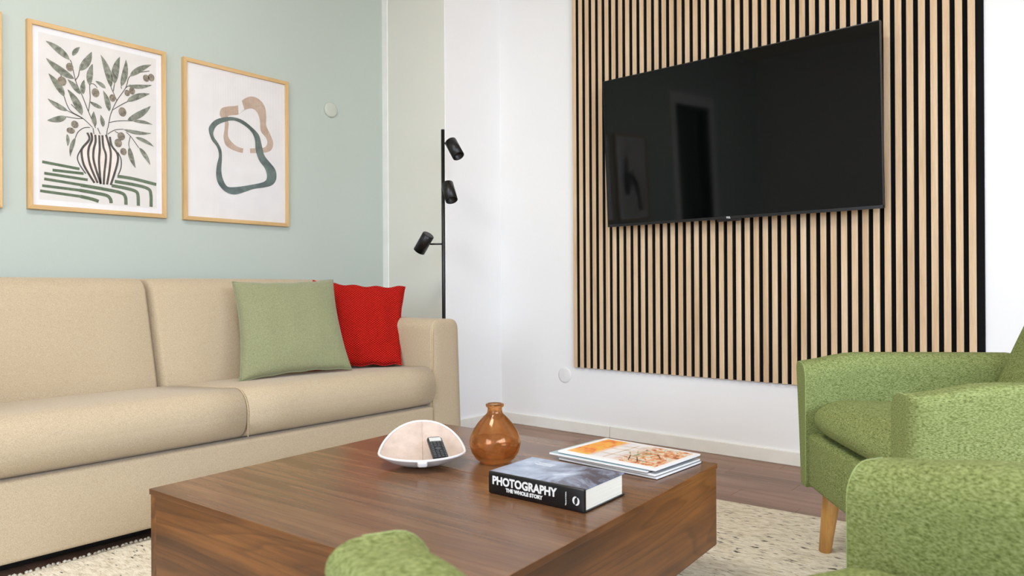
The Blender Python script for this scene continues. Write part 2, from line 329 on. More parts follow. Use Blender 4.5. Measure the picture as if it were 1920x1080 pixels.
# glass shared by picture glazing and window panes: clear pane that only mirrors by Fresnel
def glasspane(name,ior=1.45):
    m=bpy.data.materials.new(name); m.use_nodes=True; nt=m.node_tree; nt.nodes.clear()
    out=N(nt,'ShaderNodeOutputMaterial'); t=N(nt,'ShaderNodeBsdfTransparent'); g=N(nt,'ShaderNodeBsdfGlossy'); g.inputs['Roughness'].default_value=0.0
    fr=N(nt,'ShaderNodeFresnel'); fr.inputs[0].default_value=ior; mx=N(nt,'ShaderNodeMixShader')
    geo=N(nt,'ShaderNodeNewGeometry'); ifr=N(nt,'ShaderNodeMath',operation='MULTIPLY'); inv=N(nt,'ShaderNodeMath',operation='SUBTRACT'); inv.inputs[0].default_value=1.0
    L(nt,geo.outputs['Backfacing'],inv.inputs[1]); L(nt,fr.outputs[0],ifr.inputs[0]); L(nt,inv.outputs[0],ifr.inputs[1])
    L(nt,ifr.outputs[0],mx.inputs[0]); L(nt,t.outputs[0],mx.inputs[1]); L(nt,g.outputs[0],mx.inputs[2]); L(nt,mx.outputs[0],out.inputs[0]); return m
M_PANE=glasspane('clear_glass')

def window(n,axis,a0,a1,z0,z1,plane,divs,zs):
    r=tag(empty('window_%d'%n,(0,0,0)),kind='structure'); b=None
    def bx(u0,u1,w0,w1,d0=-.06,d1=.0):
        if axis=='x': return (u0,u1,plane+d0,plane+d1,w0,w1)
        return (plane+d0,plane+d1,u0,u1,w0,w1)
    fb=bmesh.new()
    for q in ((a0,a0+.06,z0,z1),(a1-.06,a1,z0,z1),(a0,a1,z0,z0+.06),(a0,a1,z1-.06,z1)): box_bm(*bx(*q),bm=fb)
    link('window_frame',fb,M_PVC,r)
    for k in range(1,divs):
        u=a0+(a1-a0)*k/divs; link('mullion',box_bm(*bx(u-.045,u+.045,z0+.06,z1-.06,-.055,-.005)),M_PVC,r)
    for z in zs: link('crossbar',box_bm(*bx(a0+.06,a1-.06,z-.03,z+.03,-.05,-.01)),M_PVC,r)
    for k in range(divs):
        u0=a0+(a1-a0)*k/divs; u1=a0+(a1-a0)*(k+1)/divs
        link('pane',box_bm(*bx(u0+.046,u1-.046,z0+.061,z1-.061,-.034,-.028)),M_PANE,r)
    return r
window(1,'x',WX0,WX1,WZ0,WZ1,YF-.05,5,[2.0])
window(2,'y',LY0,LY1,LZ0,LZ1,XL-.05,2,[])  # unseen window, positioned for its light on the slat wall

# baseboards; on the slat wall two lengths with a visible butt joint
JY=1.965
bb=tag(empty('baseboard_right',(XB,0,0)),kind='structure')
def bb_bm(x0,x1,y0,y1): return box_bm(x0,x1,y0,y1,0,.059,.003,2)
link('board',bb_bm(-.012,0,JY+.0012,CY),M_BASE,bb); link('board',bb_bm(-.012,0,YF,JY-.0012),M_BASE,bb)
struct('baseboard_corner',bb_bm(PX-.012,XB-.012,CY-.012,CY),M_BASE)
struct('baseboard_corner_side',bb_bm(PX-.012,PX,CY,YA-.012),M_BASE)
b=bb_bm(DX1+.111,PX-.012,YA-.012,YA); struct('baseboard_back',b,M_BASE)

# round blank cover plates
def disc(name,loc,axis,r,mat,label,t=1.0):
    b=lathe_bm([(0,0),(r,0),(r,.006*t),(r-.004,.011*t),(r-.010,.0125*t),(0,.0125*t)],40)
    o=link(name,b,mat,None,loc,(math.radians(90),0,0) if axis=='y' else (0,math.radians(-90),0),smooth=True)
    return tag(o,label,'cover plate')
disc('wall_cover',(2.305,YA,1.710),'y',.040,plain('sage_cover',srgb(196,201,189),0.5),'round sage-painted cover plate on the green wall, right of the pictures')
disc('wall_cover',(XB,2.247,.296),'x',.041,plain('white_cover',srgb(236,236,234),0.6),'round white cover plate on the white wall, below left of the slat panel',0.4)

# ------------------------------------------------------------------ slat panel
M_OAK=wood('oak_slat_veneer',[(0.22,srgb(190,156,118)),(0.42,srgb(212,180,142)),(0.58,srgb(222,193,156)),(0.8,srgb(230,206,173))],2,stretch=14,scale=4.0,rough=0.5,rnd=80.0,dist=1.6,pore=0.13)
M_FELT=fabric('black_felt',[(0.3,srgb(7,7,8)),(0.7,srgb(16,16,17))],(300,300,300),0.3,0.0006)
sp=tag(empty('slat_panel',(XB,0,0)),'oak slat wall panel on black felt backing, behind the television','wall panel')
PYL,PZB,PZT=2.1744,.3447,2.74
for k in range(3):
    y1=PYL-.6*k; y0=y1-.6-(.008 if k==2 else 0)
    link('backing',box_bm(-.009,0,y0+(.0002),y1,PZB,PZT),M_FELT,sp)
SLW=.0233
b=box_bm(-.0102,0,-SLW+.0004,-.0004,0.0003,PZT-PZB,0); nf=len(b.faces)
box_bm(-.012,-.0102,-SLW,0,0,PZT-PZB,.0006,bm=b)
sm=bpy.data.meshes.new('slat'); b.faces.ensure_lookup_table()
for k,fc in enumerate(b.faces): fc.material_index=0 if k<nf else 1
b.to_mesh(sm); b.free(); sm.materials.append(M_FELT); sm.materials.append(M_OAK)
for i in range(45):
    o=bpy.data.objects.new('slat',sm); COL.objects.link(o); o.parent=sp; o.location=(-.009,PYL-.04*i,PZB)

# ------------------------------------------------------------------ television
M_SCREEN=plain('tv_screen',srgb(5,7,7),0.05,0,0.27)
M_TVB=plain('tv_body',srgb(14,14,15),0.35)
tilt=math.atan((3.0081-2.969)/.7067)
TVW,TVH=1.235,.7078
tv=tag(empty('television',(3.0081,(1.9137+.6786)/2,1.0554)),'large black flat-screen television mounted on the oak slat panel','television')
tv.rotation_euler=(0,-tilt,0)      # local: x into the wall, y along it, z up
h=TVW/2
link('screen',box_bm(.0012,.006,-h+.004,h-.004,.012,TVH-.004),M_SCREEN,tv)
b=box_bm(.002,.022,-h,h,0,TVH,.003,2); link('bezel',b,M_TVB,tv)
fb=bmesh.new()
for q in ((-h,h,0,.0115),(-h,h,TVH-.0035,TVH),(-h,-h+.0035,.0,TVH),(h-.0035,h,.0,TVH)): box_bm(0,.004,q[0],q[1],q[2],q[3],bm=fb)
link('front_frame',fb,M_TVB,tv)
link('rear_housing',softbox(.018,.062,-h+.25,h-.25,.06,TVH-.2,.012,n=4),M_TVB,tv,smooth=True)
link('sensor_bar',box_bm(.003,.018,-.055,.055,-.010,.002,.003,2),M_TVB,tv)
b=box_bm(.055,.078,-.2,.2,.2,.42); box_bm(.05,.07,-.16,-.12,.12,.5,bm=b); box_bm(.05,.07,.12,.16,.12,.5,bm=b)
link('wall_bracket',b,M_BLACK,tv)
def text(name,s,size,mat,parent,loc,rot,align='CENTER',bold=0.0,ext=.0002,sx=1.0):
    cu=bpy.data.curves.new(name,'FONT'); cu.body=s; cu.size=size; cu.align_x=align; cu.align_y='CENTER'; cu.offset=bold; cu.extrude=ext; cu.resolution_u=3
    t=bpy.data.objects.new(name+'_curve',cu); me=bpy.data.meshes.new_from_object(t); bpy.data.objects.remove(t); bpy.data.curves.remove(cu)
    me.materials.clear(); me.materials.append(mat)
    for v in me.vertices: v.co.x*=sx
    o=bpy.data.objects.new(name,me); COL.objects.link(o); o.parent=parent; o.location=loc; o.rotation_euler=rot; return o
M_INKW=plain('white_print',srgb(238,238,236),0.5)
text('lettering','TCL',.0105,M_INKW,tv,(-.0004,0,.0055),(math.radians(90),0,math.radians(-90)),bold=.0004)

# ------------------------------------------------------------------ framed pictures
M_FRAME={}
for ax in (0,2): M_FRAME[ax]=wood('oak_frame_%d'%ax,[(0.25,srgb(190,152,98)),(0.5,srgb(212,176,122)),(0.75,srgb(224,190,140))],ax,stretch=16,scale=5,rough=0.5,pore=0.12)
M_PAPER=plain('white_paper',srgb(232,231,232),0.8)
M_PAPER2=plain('warm_paper',srgb(229,226,224),0.8)
M_CREAM=plain('cream_print_ground',srgb(223,219,214),0.8)
def ink(name,a,b,sc=40):
    m,nt,bs,_=newmat(name); v=coords(nt,(1,1,1)); f=noise(nt,v,sc,4,0.6,0.5)
    L(nt,ramp(nt,f,[(0.32,a),(0.68,b)]),bs.inputs['Base Color']); bs.inputs['Roughness'].default_value=0.8; return m
M_LEAF=ink('leaf_ink',srgb(84,88,74),srgb(152,156,142),60); M_STEM=ink('stem_ink',srgb(70,66,62),srgb(90,86,80))
M_OLIVE=ink('olive_ink',srgb(96,86,72),srgb(158,148,130),110); M_STRIPE=ink('vase_ink',srgb(58,58,54),srgb(84,82,76))
M_GSTR=ink('green_stripe_ink',srgb(78,96,72),srgb(104,120,94),90); M_FSTR=ink('glare_stripe_ink',srgb(150,156,146),srgb(186,190,182),90)  # paler stripe ink has glare put into its colour; not applied
M_BLUSH=ink('blush_ink',srgb(228,214,205),srgb(236,226,218)); M_TAN=ink('tan_ink',srgb(176,154,134),srgb(196,174,156),22)
M_RING=ink('dark_ring_ink',srgb(66,78,74),srgb(112,126,120),14)
def ribbon(bm,pts,w,y):
    P=[Vector((p[0],y,p[1])) for p in pts]; vs=[]
    ww=w if isinstance(w,(list,tuple)) else [w]*len(P)
    for i,p in enumerate(P):
        t=(P[min(i+1,len(P)-1)]-P[max(i-1,0)]).normalized(); nrm=Vector((-t.z,0,t.x))*ww[i]/2
        vs.append((bm.verts.new(p+nrm),bm.verts.new(p-nrm)))
    for a,b in zip(vs,vs[1:]): bm.faces.new((a[0],a[1],b[1],b[0]))
def sm2(pts,n=6): return [(p.x,p.y) for p in smooth_path([(a,b,0) for a,b in pts],n)]
def picture(xl,xr,zb,zt,label,fill):
    ox,oz=xl,zb; W,H=xr-xl,zt-zb
    r=tag(empty('framed_picture',(ox,YA,oz)),label,'picture',group='framed prints above the sofa')
    f=.017; D=.022
    def mitre(a,b,c,d):
        bm=bmesh.new(); fr=[bm.verts.new((p[0],-D,p[1])) for p in (a,b,c,d)]; bk=[bm.verts.new((p[0],0,p[1])) for p in (a,b,c,d)]
        bm.faces.new(fr); bm.faces.new(bk[::-1])
        for i in range(4): j=(i+1)%4; bm.faces.new((fr[j],fr[i],bk[i],bk[j]))
        bmesh.ops.recalc_face_normals(bm,faces=bm.faces); bmesh.ops.bevel(bm,geom=list(bm.edges),offset=.0008,segments=1,affect='EDGES'); return bm
    link('frame_rail',mitre((0,0),(W,0),(W-f,f),(f,f)),M_FRAME[0],r); link('frame_rail',mitre((0,H),(f,H-f),(W-f,H-f),(W,H)),M_FRAME[0],r)
    link('frame_stile',mitre((0,0),(f,f),(f,H-f),(0,H)),M_FRAME[2],r); link('frame_stile',mitre((W,0),(W,H),(W-f,H-f),(W-f,f)),M_FRAME[2],r)
    pr=link('print',box_bm(f-.004,W-f+.004,-.012,-.006,f-.004,H-f+.004),M_PAPER if fill!='rings' else M_PAPER2,r)
    link('glazing',box_bm(f-.002,W-f+.002,-.0168,-.0148,f-.002,H-f+.002),M_PANE,r)
    def put(name,bm,mat):
        for v in bm.verts: v.co.x-=ox; v.co.z-=oz
        bmesh.ops.recalc_face_normals(bm,faces=bm.faces)
        return link(name,bm,mat,pr)
    return r,pr,put,(f,W,H)
ZT,ZB=1.7972,1.0722
r,pr,put,(f,W,H)=picture(.9112,1.4337,ZB,ZT,'framed print of olive branches in a striped vase, left of the abstract print','vase')
link('print_ground',box_bm(f+.022,W-f-.022,-.0123,-.0119,f+.022,H-f-.022),M_CREAM,pr)
bm=bmesh.new()
for i,p in enumerate(LEFT_STRIPES): ribbon(bm,sm2(p),.011,-.0126)  # left stripes keep the full green ink, no glare in the colour
put('table_cloth_stripes',bm,M_GSTR)
bm=bmesh.new()
for p in CLOTH_STRIPES: ribbon(bm,sm2(p,5),.0135,-.0127)
put('green_cloth_stripes',bm,M_GSTR)
# vase body (blush) below its stripes
lo=sm2(VASE_STRIPES[0]); ro=sm2(VASE_STRIPES[6]); bm=bmesh.new(); n=min(len(lo),len(ro)); vs=[]
for i in range(n):
    a=lo[int(i*(len(lo)-1)/(n-1))]; c=ro[int(i*(len(ro)-1)/(n-1))]; vs.append((bm.verts.new((a[0],-.0128,a[1])),bm.verts.new((c[0],-.0128,c[1]))))
for a,c in zip(vs,vs[1:]): bm.faces.new((a[0],a[1],c[1],c[0]))
put('vase_body',bm,M_BLUSH)
bm=bmesh.new()
for i,p in enumerate(VASE_STRIPES): ribbon(bm,sm2(p),.0085 if i<7 else .0045,-.0130)
put('vase_stripes',bm,M_STRIPE)
bm=bmesh.new()
for p in STEMS: ribbon(bm,sm2(p),.0030,-.0131)
put('stems',bm,M_STEM)
bm=bmesh.new()
for k,(x0,z0,x1,z1,wd) in enumerate(LEAVES):
    d=Vector((x1-x0,z1-z0)); nn=Vector((-d.y,d.x)).normalized(); cur=(.10 if k%2 else -.10)*d.length
    pts=[];ws=[]
    for i in range(11):
        t=i/10; p=Vector((x0,z0))+d*t+nn*cur*4*t*(1-t)*.5; pts.append((p.x,p.y)); ws.append(max(.0012,wd*1.15*(math.sin(math.pi*min(1,t**.8)))**.8))
    ribbon(bm,pts,ws,-.0133)
put('leaves',bm,M_LEAF)
bm=bmesh.new()
for (x0,z0,rx,rz) in OLIVES:
    vs=[bm.verts.new((x0+rx*math.cos(a*math.pi/8),-.0135,z0+rz*math.sin(a*math.pi/8))) for a in range(16)]; bm.faces.new(vs)
tag(put('olives',bm,M_OLIVE),kind='stuff')

r,pr,put,(f,W,H)=picture(1.5098,2.0405,ZB,ZT,'framed abstract print of two looping rings, tan and dark green','rings')
def resample(poly,n):
    P=smooth_path([(a,b,0) for a,b in poly],6,closed=True); P.append(P[0]); s=[0]
    for a,b in zip(P,P[1:]): s.append(s[-1]+(b-a).length)
    out=[];k=0
    for i in range(n):
        t=s[-1]*i/n
        while s[k+1]<t: k+=1
        u=(t-s[k])/max(1e-9,s[k+1]-s[k]); out.append(P[k].lerp(P[k+1],u))
    return out
def ring(pair,y):
    bm=bmesh.new(); o=resample(pair[0],96); i0=resample(pair[1],96)
    best=min(range(96),key=lambda s:sum((o[k]-i0[(k+s)%96]).length for k in range(0,96,4)))
    i1=[i0[(k+best)%96] for k in range(96)]
    vo=[bm.verts.new((p.x,y,p.y)) for p in o]; vi=[bm.verts.new((p.x,y,p.y)) for p in i1]
    for k in range(96): j=(k+1)%96; bm.faces.new((vo[k],vo[j],vi[j],vi[k]))
    return bm
put('tan_ring',ring(RING_TAN,-.0124),M_TAN)
for g in RING_GAPS:
    bm=bmesh.new(); bm.faces.new([bm.verts.new((p[0],-.0126,p[1])) for p in g]); put('ring_gap',bm,M_PAPER2)
put('dark_ring',ring(RING_DARK,-.0129),M_RING)

r,pr,put,(f,W,H)=picture(.830-.525,.830,ZB-.004,ZT,'oak-framed print at the far left end of the row, mostly out of view','third')
link('print_ground',box_bm(f+.022,W-f-.022,-.0123,-.0119,f+.022,H-f-.022),M_CREAM,pr)
bm=bmesh.new(); ribbon(bm,sm2([(.45,1.15),(.5,1.35),(.6,1.45),(.68,1.3),(.66,1.6)]),.07,-.0126); put('dark_band',bm,M_STRIPE)
# ------------------------------------------------------------------ rug
def rugmat():
    m,nt,b,_=newmat('flecked_wool_rug')
    base=ramp(nt,noise(nt,coords(nt,(55,14,14)),2.2,5,0.7),[(0.30,srgb(176,163,138)),(0.43,srgb(216,206,184)),(0.58,srgb(236,229,211)),(0.8,srgb(246,241,228))])
    v=coords(nt,(60,14,1)); f=noise(nt,v,2.0,2,0.5)
    v3=coords(nt,(5,3,1)); f3=noise(nt,v3,1.0,2,0.5)
    ad=N(nt,'ShaderNodeMath',operation='MULTIPLY_ADD'); ad.inputs[1].default_value=0.22; L(nt,f3,ad.inputs[0]); L(nt,f,ad.inputs[2])
    k=ramp(nt,ad.outputs[0],[(0.73,(0,0,0,1)),(0.80,(1,1,1,1))])
    L(nt,mixc(nt,k,base,srgb(52,45,38)),b.inputs['Base Color']); b.inputs['Roughness'].default_value=0.95; b.inputs['Specular IOR Level'].default_value=0.1
    bump(nt,b,noise(nt,coords(nt,(260,120,120)),1.0,3,0.6),0.9,0.004); return m
M_RUG=rugmat()
ra=math.radians(3.6); rug_c=Vector((2.345,2.338,0))
rug=tag(empty('rug',(rug_c.x,rug_c.y,0),ra),'cream woven wool rug with dark flecks under the coffee table','rug')
RW,RL=2.75,2.0
bm=bmesh.new(); nx,ny=180,130
rows=[]
for j in range(ny+1):
    rr=[]
    for i in range(nx+1):
        x=-RW*i/nx; y=-RL*j/ny; z=.0105+random.uniform(-.0009,.0009)
        if i in(0,nx) or j in (0,ny): z=.001; 
        if j==0: y+=random.uniform(-.002,.002)
        if i in (1,) : z=.009
        rr.append(bm.verts.new((x,y,z)))
    rows.append(rr)
for j in range(ny):
    for i in range(nx): bm.faces.new((rows[j][i],rows[j+1][i],rows[j+1][i+1],rows[j][i+1]))
bmesh.ops.recalc_face_normals(bm,faces=bm.faces)
for fc in bm.faces:
    if fc.normal.z<0: fc.normal_flip()
link('pile',bm,M_RUG,rug,smooth=True)
# knobbly selvedge loops along the two edges that show
bm=bmesh.new()
for i in range(210):
    p=Vector((-RW*i/210+random.uniform(-.003,.003),random.uniform(-.004,.004),.006))
    b2=bmesh.new(); bmesh.ops.create_icosphere(b2,subdivisions=1,radius=random.uniform(.005,.0075),matrix=Matrix.Translation(p)); t=bpy.data.meshes.new('t'); b2.to_mesh(t); b2.free(); bm.from_mesh(t); bpy.data.meshes.remove(t)
tag(link('edge_loops',bm,M_RUG,rug,smooth=True),kind='stuff')

# ------------------------------------------------------------------ sofa
M_SOFA=fabric('beige_woven_upholstery',[(0.30,srgb(166,147,119)),(0.48,srgb(183,165,137)),(0.62,srgb(192,176,149)),(0.8,srgb(203,189,165))],(420,160,620),0.35,0.0008,0.05,dist=0.3)
M_PIPE=fabric('beige_piping',[(0.3,srgb(184,160,124)),(0.7,srgb(206,184,148))],(300,300,300),0.3,0.0006)
sofa=tag(empty('sofa',(1.22,2.7,0)),'beige two-seat sofa with loose cushions against the green wall','sofa')
def spart(name,bm,mat=M_SOFA,parent=None):
    for v in bm.verts: v.co-=Vector((1.22,2.7,0))
    return link(name,bm,mat,parent or sofa,smooth=True)
spart('base_frame',softbox(.335,2.108,2.205,3.05,.047,.262,.012,n=6))
AX0,AX1=2.108,2.272
def armfn(P):
    if P.x>AX0+.05: P.x+=.022*max(0,(.60-P.z))/.6       # arm widens a little to the floor
    return P
def armfnL(P):
    if P.x<.25: P.x-=.022*max(0,(.60-P.z))/.6
    return P
a1=spart('armrest',softbox(AX0,AX1,2.215,3.08,.047,.626,.042,(0,.004,.004),n=10,fn=armfn,rv=(.042,.014,.042)))
a2=spart('armrest',softbox(.17,.334,2.215,3.08,.047,.626,.042,(0,.004,.004),n=10,fn=armfnL,rv=(.042,.014,.042)))
pp=[(AX0+.004,2.217,.06)]+[(AX0+.004,2.217,.3),(AX0+.004,2.217,.578)]+[(AX0+.004+.036*(1-math.cos(a)),2.217,.584+.036*math.sin(a)) for a in (math.pi/6*i for i in range(4))]+[(AX0+.045,2.24,.623),(AX0+.045,2.6,.6265),(AX0+.045,3.05,.624)]
pp2=[(AX0+.006,2.2195,.06),(AX0+.006,2.2195,.57),(AX0+.008,2.221,.592),(AX0+.010,2.232,.604),(AX0+.011,2.30,.607),(AX0+.011,2.7,.607),(AX0+.011,3.05,.606)]
spart('piping',tube_bm(pp2,.0032,8),M_PIPE)
def seat(x0,x1):
    def fn(P):
        t=(P.y-2.2)/.62
        if P.z>.34: P.z-=.038*max(0,min(1,t))            # the seat falls gently to the back
        return P
    return softbox(x0,x1,2.186,2.86,.264,.432,.03,(.001,.006,.006),n=12,fn=fn,rv=(.005,.075,.075))
SX=1.250
c1=spart('seat_cushion',seat(.336,SX-.0006)); c2=spart('seat_cushion',seat(SX+.0006,2.104))
def cyl(x):
    pts=[]
    for i in range(13):
        a=-.35+i/12*(math.pi/2+.35); pts.append((x,2.263-.0755*math.cos(a),.352+.0775*math.sin(a)))
    return pts
spart('piping',tube_bm([(SX,2.188,.275)]+cyl(SX)[1:]+[(SX,2.45,.414),(SX,2.66,.395)],.0022,8),M_PIPE)
def backc(x0,x1):
    def fn(P):
        t=(P.z-.37)/.43; P.y+=.115*t
        return P
    return softbox(x0,x1,2.685,2.90,.362,.803,.05,(.003,.018,.003),n=12,fn=fn,rv=(.022,.06,.05))
BX=1.196
def backc2(x0,x1):
    return backc(x0,x1)
spart('back_cushion',backc(.34,BX-.002)); spart('back_cushion',backc2(BX+.002,2.02))
spart('back_frame',softbox(.20,2.24,2.985,3.165,.047,.60,.03,n=6))
spart('plinth',box_bm(.22,2.24,2.285,3.10,.0125,.047),M_DARK)  # black colour and forward edge stand in for shadow under the sofa

# ------------------------------------------------------------------ throw pillows
def pillow(name,bl,br,tl,tr,th,mat,label,n=34,wr=0.0,seed=1):
    bl,br,tl,tr=map(Vector,(bl,br,tl,tr)); rnd=random.Random(seed)
    c=(bl+br+tl+tr)/4; nrm=((br-bl).cross(tl-bl)).normalized()
    ph=[rnd.uniform(0,6.28) for _ in range(6)]
    bm=bmesh.new(); F={};B={}
    for i in range(n+1):
        for j in range(n+1):
            u=-math.cos(math.pi*i/n)*.5+.5; v=-math.cos(math.pi*j/n)*.5+.5
            u=.5*u+.5*i/n; v=.5*v+.5*j/n
            a,b=2*u-1,2*v-1
            pu=a*(1-.075*(1-b*b)*abs(a)); pv=b*(1-.075*(1-a*a)*abs(b))
            s,t=(pu+1)/2,(pv+1)/2
            p=(bl*(1-s)+br*s)*(1-t)+(tl*(1-s)+tr*s)*t
            e=max(0,(1-abs(a)**2.6)*(1-abs(b)**2.6)); h=th*e**.42
            wv=wr*e**.5*(math.sin(9*a+3*b+ph[0])*.5+math.sin(4*a-7*b+ph[1])*.5+.6*math.sin(14*a+ph[2])*math.exp(-((b+.1)**2)*2))
            ed=wr*.5*(math.sin(13*a+ph[3])*(1-e)+math.sin(12*b+ph[4])*(1-e))
            up=(tl-bl).normalized()*ed
            F[i,j]=bm.verts.new(p+nrm*(h+wv)+up)
            if i in(0,n) or j in(0,n): B[i,j]=F[i,j]
            else: B[i,j]=bm.verts.new(p-nrm*(h*.75)+up)
    for i in range(n):
        for j in range(n):
            bm.faces.new((F[i,j],F[i+1,j],F[i+1,j+1],F[i,j+1])); bm.faces.new((B[i,j],B[i,j+1],B[i+1,j+1],B[i+1,j]))
    bmesh.ops.recalc_face_normals(bm,faces=bm.faces)
    edge=[F[i,0].co.copy() for i in range(n)]+[F[n,j].co.copy() for j in range(n)]+[F[n-i,n].co.copy() for i in range(n)]+[F[0,n-j].co.copy() for j in range(n)]
    me=bpy.data.meshes.new(name)
    for v in bm.verts: v.co-=c
    o=link(name,bm,mat[0],None,c,smooth=True); tag(o,label,'pillow',group='throw pillows on the sofa')
    edge.append(edge[0]); link('edge_seam',tube_bm([e-c for e in edge],.0028,6),mat[1],o,smooth=True)
    return o
M_PG=fabric('sage_velvet',[(0.3,srgb(124,127,92)),(0.5,srgb(137,140,104)),(0.7,srgb(149,152,117))],(260,260,260),0.25,0.0006,0.07,sheen=0.3)
def knit():
    m,nt,b,_=newmat('red_knit'); tc=N(nt,'ShaderNodeTexCoord')
    mp=N(nt,'ShaderNodeMapping'); mp.inputs['Rotation'].default_value=(0,0,math.radians(37)); L(nt,tc.outputs['Object'],mp.inputs[0])
    sx=N(nt,'ShaderNodeSeparateXYZ'); L(nt,mp.outputs[0],sx.inputs[0])
    def wave(out,k,ph=0):
        a=N(nt,'ShaderNodeMath',operation='MULTIPLY'); a.inputs[1].default_value=k; L(nt,out,a.inputs[0])
        s=N(nt,'ShaderNodeMath',operation='SINE'); L(nt,a.outputs[0],s.inputs[0]); return s.outputs[0]
    w1=wave(sx.outputs[0],2*math.pi/.0125); w2=wave(sx.outputs[2],2*math.pi/.0095)
    mu=N(nt,'ShaderNodeMath',operation='MULTIPLY'); L(nt,w1,mu.inputs[0]); L(nt,w2,mu.inputs[1])
    ma=N(nt,'ShaderNodeMath',operation='MULTIPLY_ADD'); ma.inputs[1].default_value=.5; ma.inputs[2].default_value=.5; L(nt,mu.outputs[0],ma.inputs[0])
    L(nt,ramp(nt,ma.outputs[0],[(0.15,srgb(104,6,4)),(0.5,srgb(176,20,13)),(0.85,srgb(208,42,26))]),b.inputs['Base Color'])
    b.inputs['Roughness'].default_value=0.9; b.inputs['Specular IOR Level'].default_value=0.15
    bump(nt,b,ma.outputs[0],0.9,0.004); return m
M_KNIT=knit(); M_KNITE=plain('red_edge',srgb(176,22,14),0.9)
M_PGE=plain('sage_edge',srgb(130,133,98),0.85)
pillow('throw_pillow',(1.395,2.50,.417),(1.825,2.395,.434),(1.470,2.685,.790),(1.885,2.60,.800),.062,(M_PG,M_PGE),'smooth sage green pillow propped in front of the red knitted pillow',wr=.003,seed=3)
pillow('throw_pillow',(1.770,2.625,.408),(2.086,2.385,.430),(1.905,2.775,.795),(2.215,2.505,.765),.055,(M_KNIT,M_KNITE),'red chunky-knit pillow leaning against the sofa arm',n=44,wr=.009,seed=11)

# ------------------------------------------------------------------ coffee table (square box on a recessed plinth)
WALT=[(0.25,srgb(92,62,40)),(0.45,srgb(116,81,54)),(0.6,srgb(131,95,65)),(0.8,srgb(146,110,79))]
WALS=[(0.25,srgb(70,41,18)),(0.42,srgb(102,61,25)),(0.58,srgb(130,81,34)),(0.78,srgb(150,98,45))]  # side tones darkened to include shade from the chairs around the table
M_WT=cathedral('walnut_top',WALT,1,0,rough=0.27,ring=5.0,fine=0.12)
M_WX=cathedral('walnut_side_x',WALS,0,2,rough=0.36,ring=7.0,fine=0.30,off=(.3,.1,.35))
M_WY=cathedral('walnut_side_y',WALS,1,2,rough=0.36,ring=7.0,fine=0.30,off=(.2,.7,.1))
M_EDGE=plain('walnut_edge',srgb(150,116,86),0.35)
ta=math.radians(3.5); TW,TD,TZ,TB=.958,.950,.313,.108
table=tag(empty('coffee_table',(.71,1.665,0),ta),'low square walnut coffee table with box sides on the rug','coffee table')
tt=.013
def slab(x0,x1):
    bm=box_bm(x0,x1,-TD,0,TZ-tt,TZ,.0014,2); bm.normal_update()
    for fc in bm.faces: fc.material_index=1 if abs(fc.normal.y)>.8 else (2 if abs(fc.normal.x)>.8 else 0)
    return link('top_panel',bm,[M_WT,M_WX,M_WY],table)
slab(0,TW*.545-.0004); slab(TW*.545+.0004,TW)
i=.0025; s=.022
link('side_panel',box_bm(i,TW-i,-TD+i,-TD+i+s,TB,TZ-tt,.0008),M_WX,table)
link('side_panel',box_bm(i,TW-i,-i-s,-i,TB,TZ-tt,.0008),M_WX,table)
link('side_panel',box_bm(i,i+s,-TD+i+s,-i-s,TB,TZ-tt,.0008),M_WY,table)
link('side_panel',box_bm(TW-i-s,TW-i,-TD+i+s,-i-s,TB,TZ-tt,.0008),M_WY,table)
link('bottom_panel',box_bm(i+s,TW-i-s,-TD+i+s,-i-s,TB+.004,TB+.02),M_WX,table)
link('plinth',box_bm(.10,TW-.10,-TD+.10,-.10,.0105,TB+.004),M_DARK,table)

# ------------------------------------------------------------------ amber glass vase
def ambermat():
    m=bpy.data.materials.new('amber_glass'); m.use_nodes=True; nt=m.node_tree; nt.nodes.clear()
    out=N(nt,'ShaderNodeOutputMaterial'); g=N(nt,'ShaderNodeBsdfGlass'); g.inputs['IOR'].default_value=1.47; g.inputs['Roughness'].default_value=0.0
    v=coords(nt,(1,1,1)); f=noise(nt,v,18,2)
    L(nt,ramp(nt,f,[(0.3,(0.945,0.74,0.53,1)),(0.7,(0.96,0.79,0.60,1))]),g.inputs['Color'])
    t=N(nt,'ShaderNodeBsdfTransparent'); t.inputs[0].default_value=(0.94,0.78,0.60,1)
    mx=N(nt,'ShaderNodeMixShader'); mx.inputs[0].default_value=0.25
    L(nt,g.outputs[0],mx.inputs[1]); L(nt,t.outputs[0],mx.inputs[2]); L(nt,mx.outputs[0],out.inputs[0]); return m
prof=[(0,.004),(.030,.0),(.038,.001),(.050,.010),(.0605,.026),(.0652,.044),(.0655,.052),(.0635,.064),(.057,.080),(.046,.097),(.034,.111),(.026,.119),(.0215,.123),(.0195,.127),(.0187,.134),(.0186,.140)]
lip=[(.0215,.1405),(.0232,.1425),(.0237,.145),(.0232,.1475),(.0215,.149),(.0185,.1490)]
inner=[(.0160,.1470),(.0152,.142),(.0152,.130),(.0175,.1215),(.031,.108),(.043,.094),(.054,.078),(.0602,.063),(.0622,.052),(.0618,.044),(.057,.028),(.047,.0145),(.030,.0085),(.012,.013),(0,.0155)]
vase=tag(link('glass_vase',lathe_bm(prof+lip+inner,64),ambermat(),None,(1.385,1.225,TZ+.0003),smooth=True),'amber glass bottle vase with a short neck on the coffee table','vase')

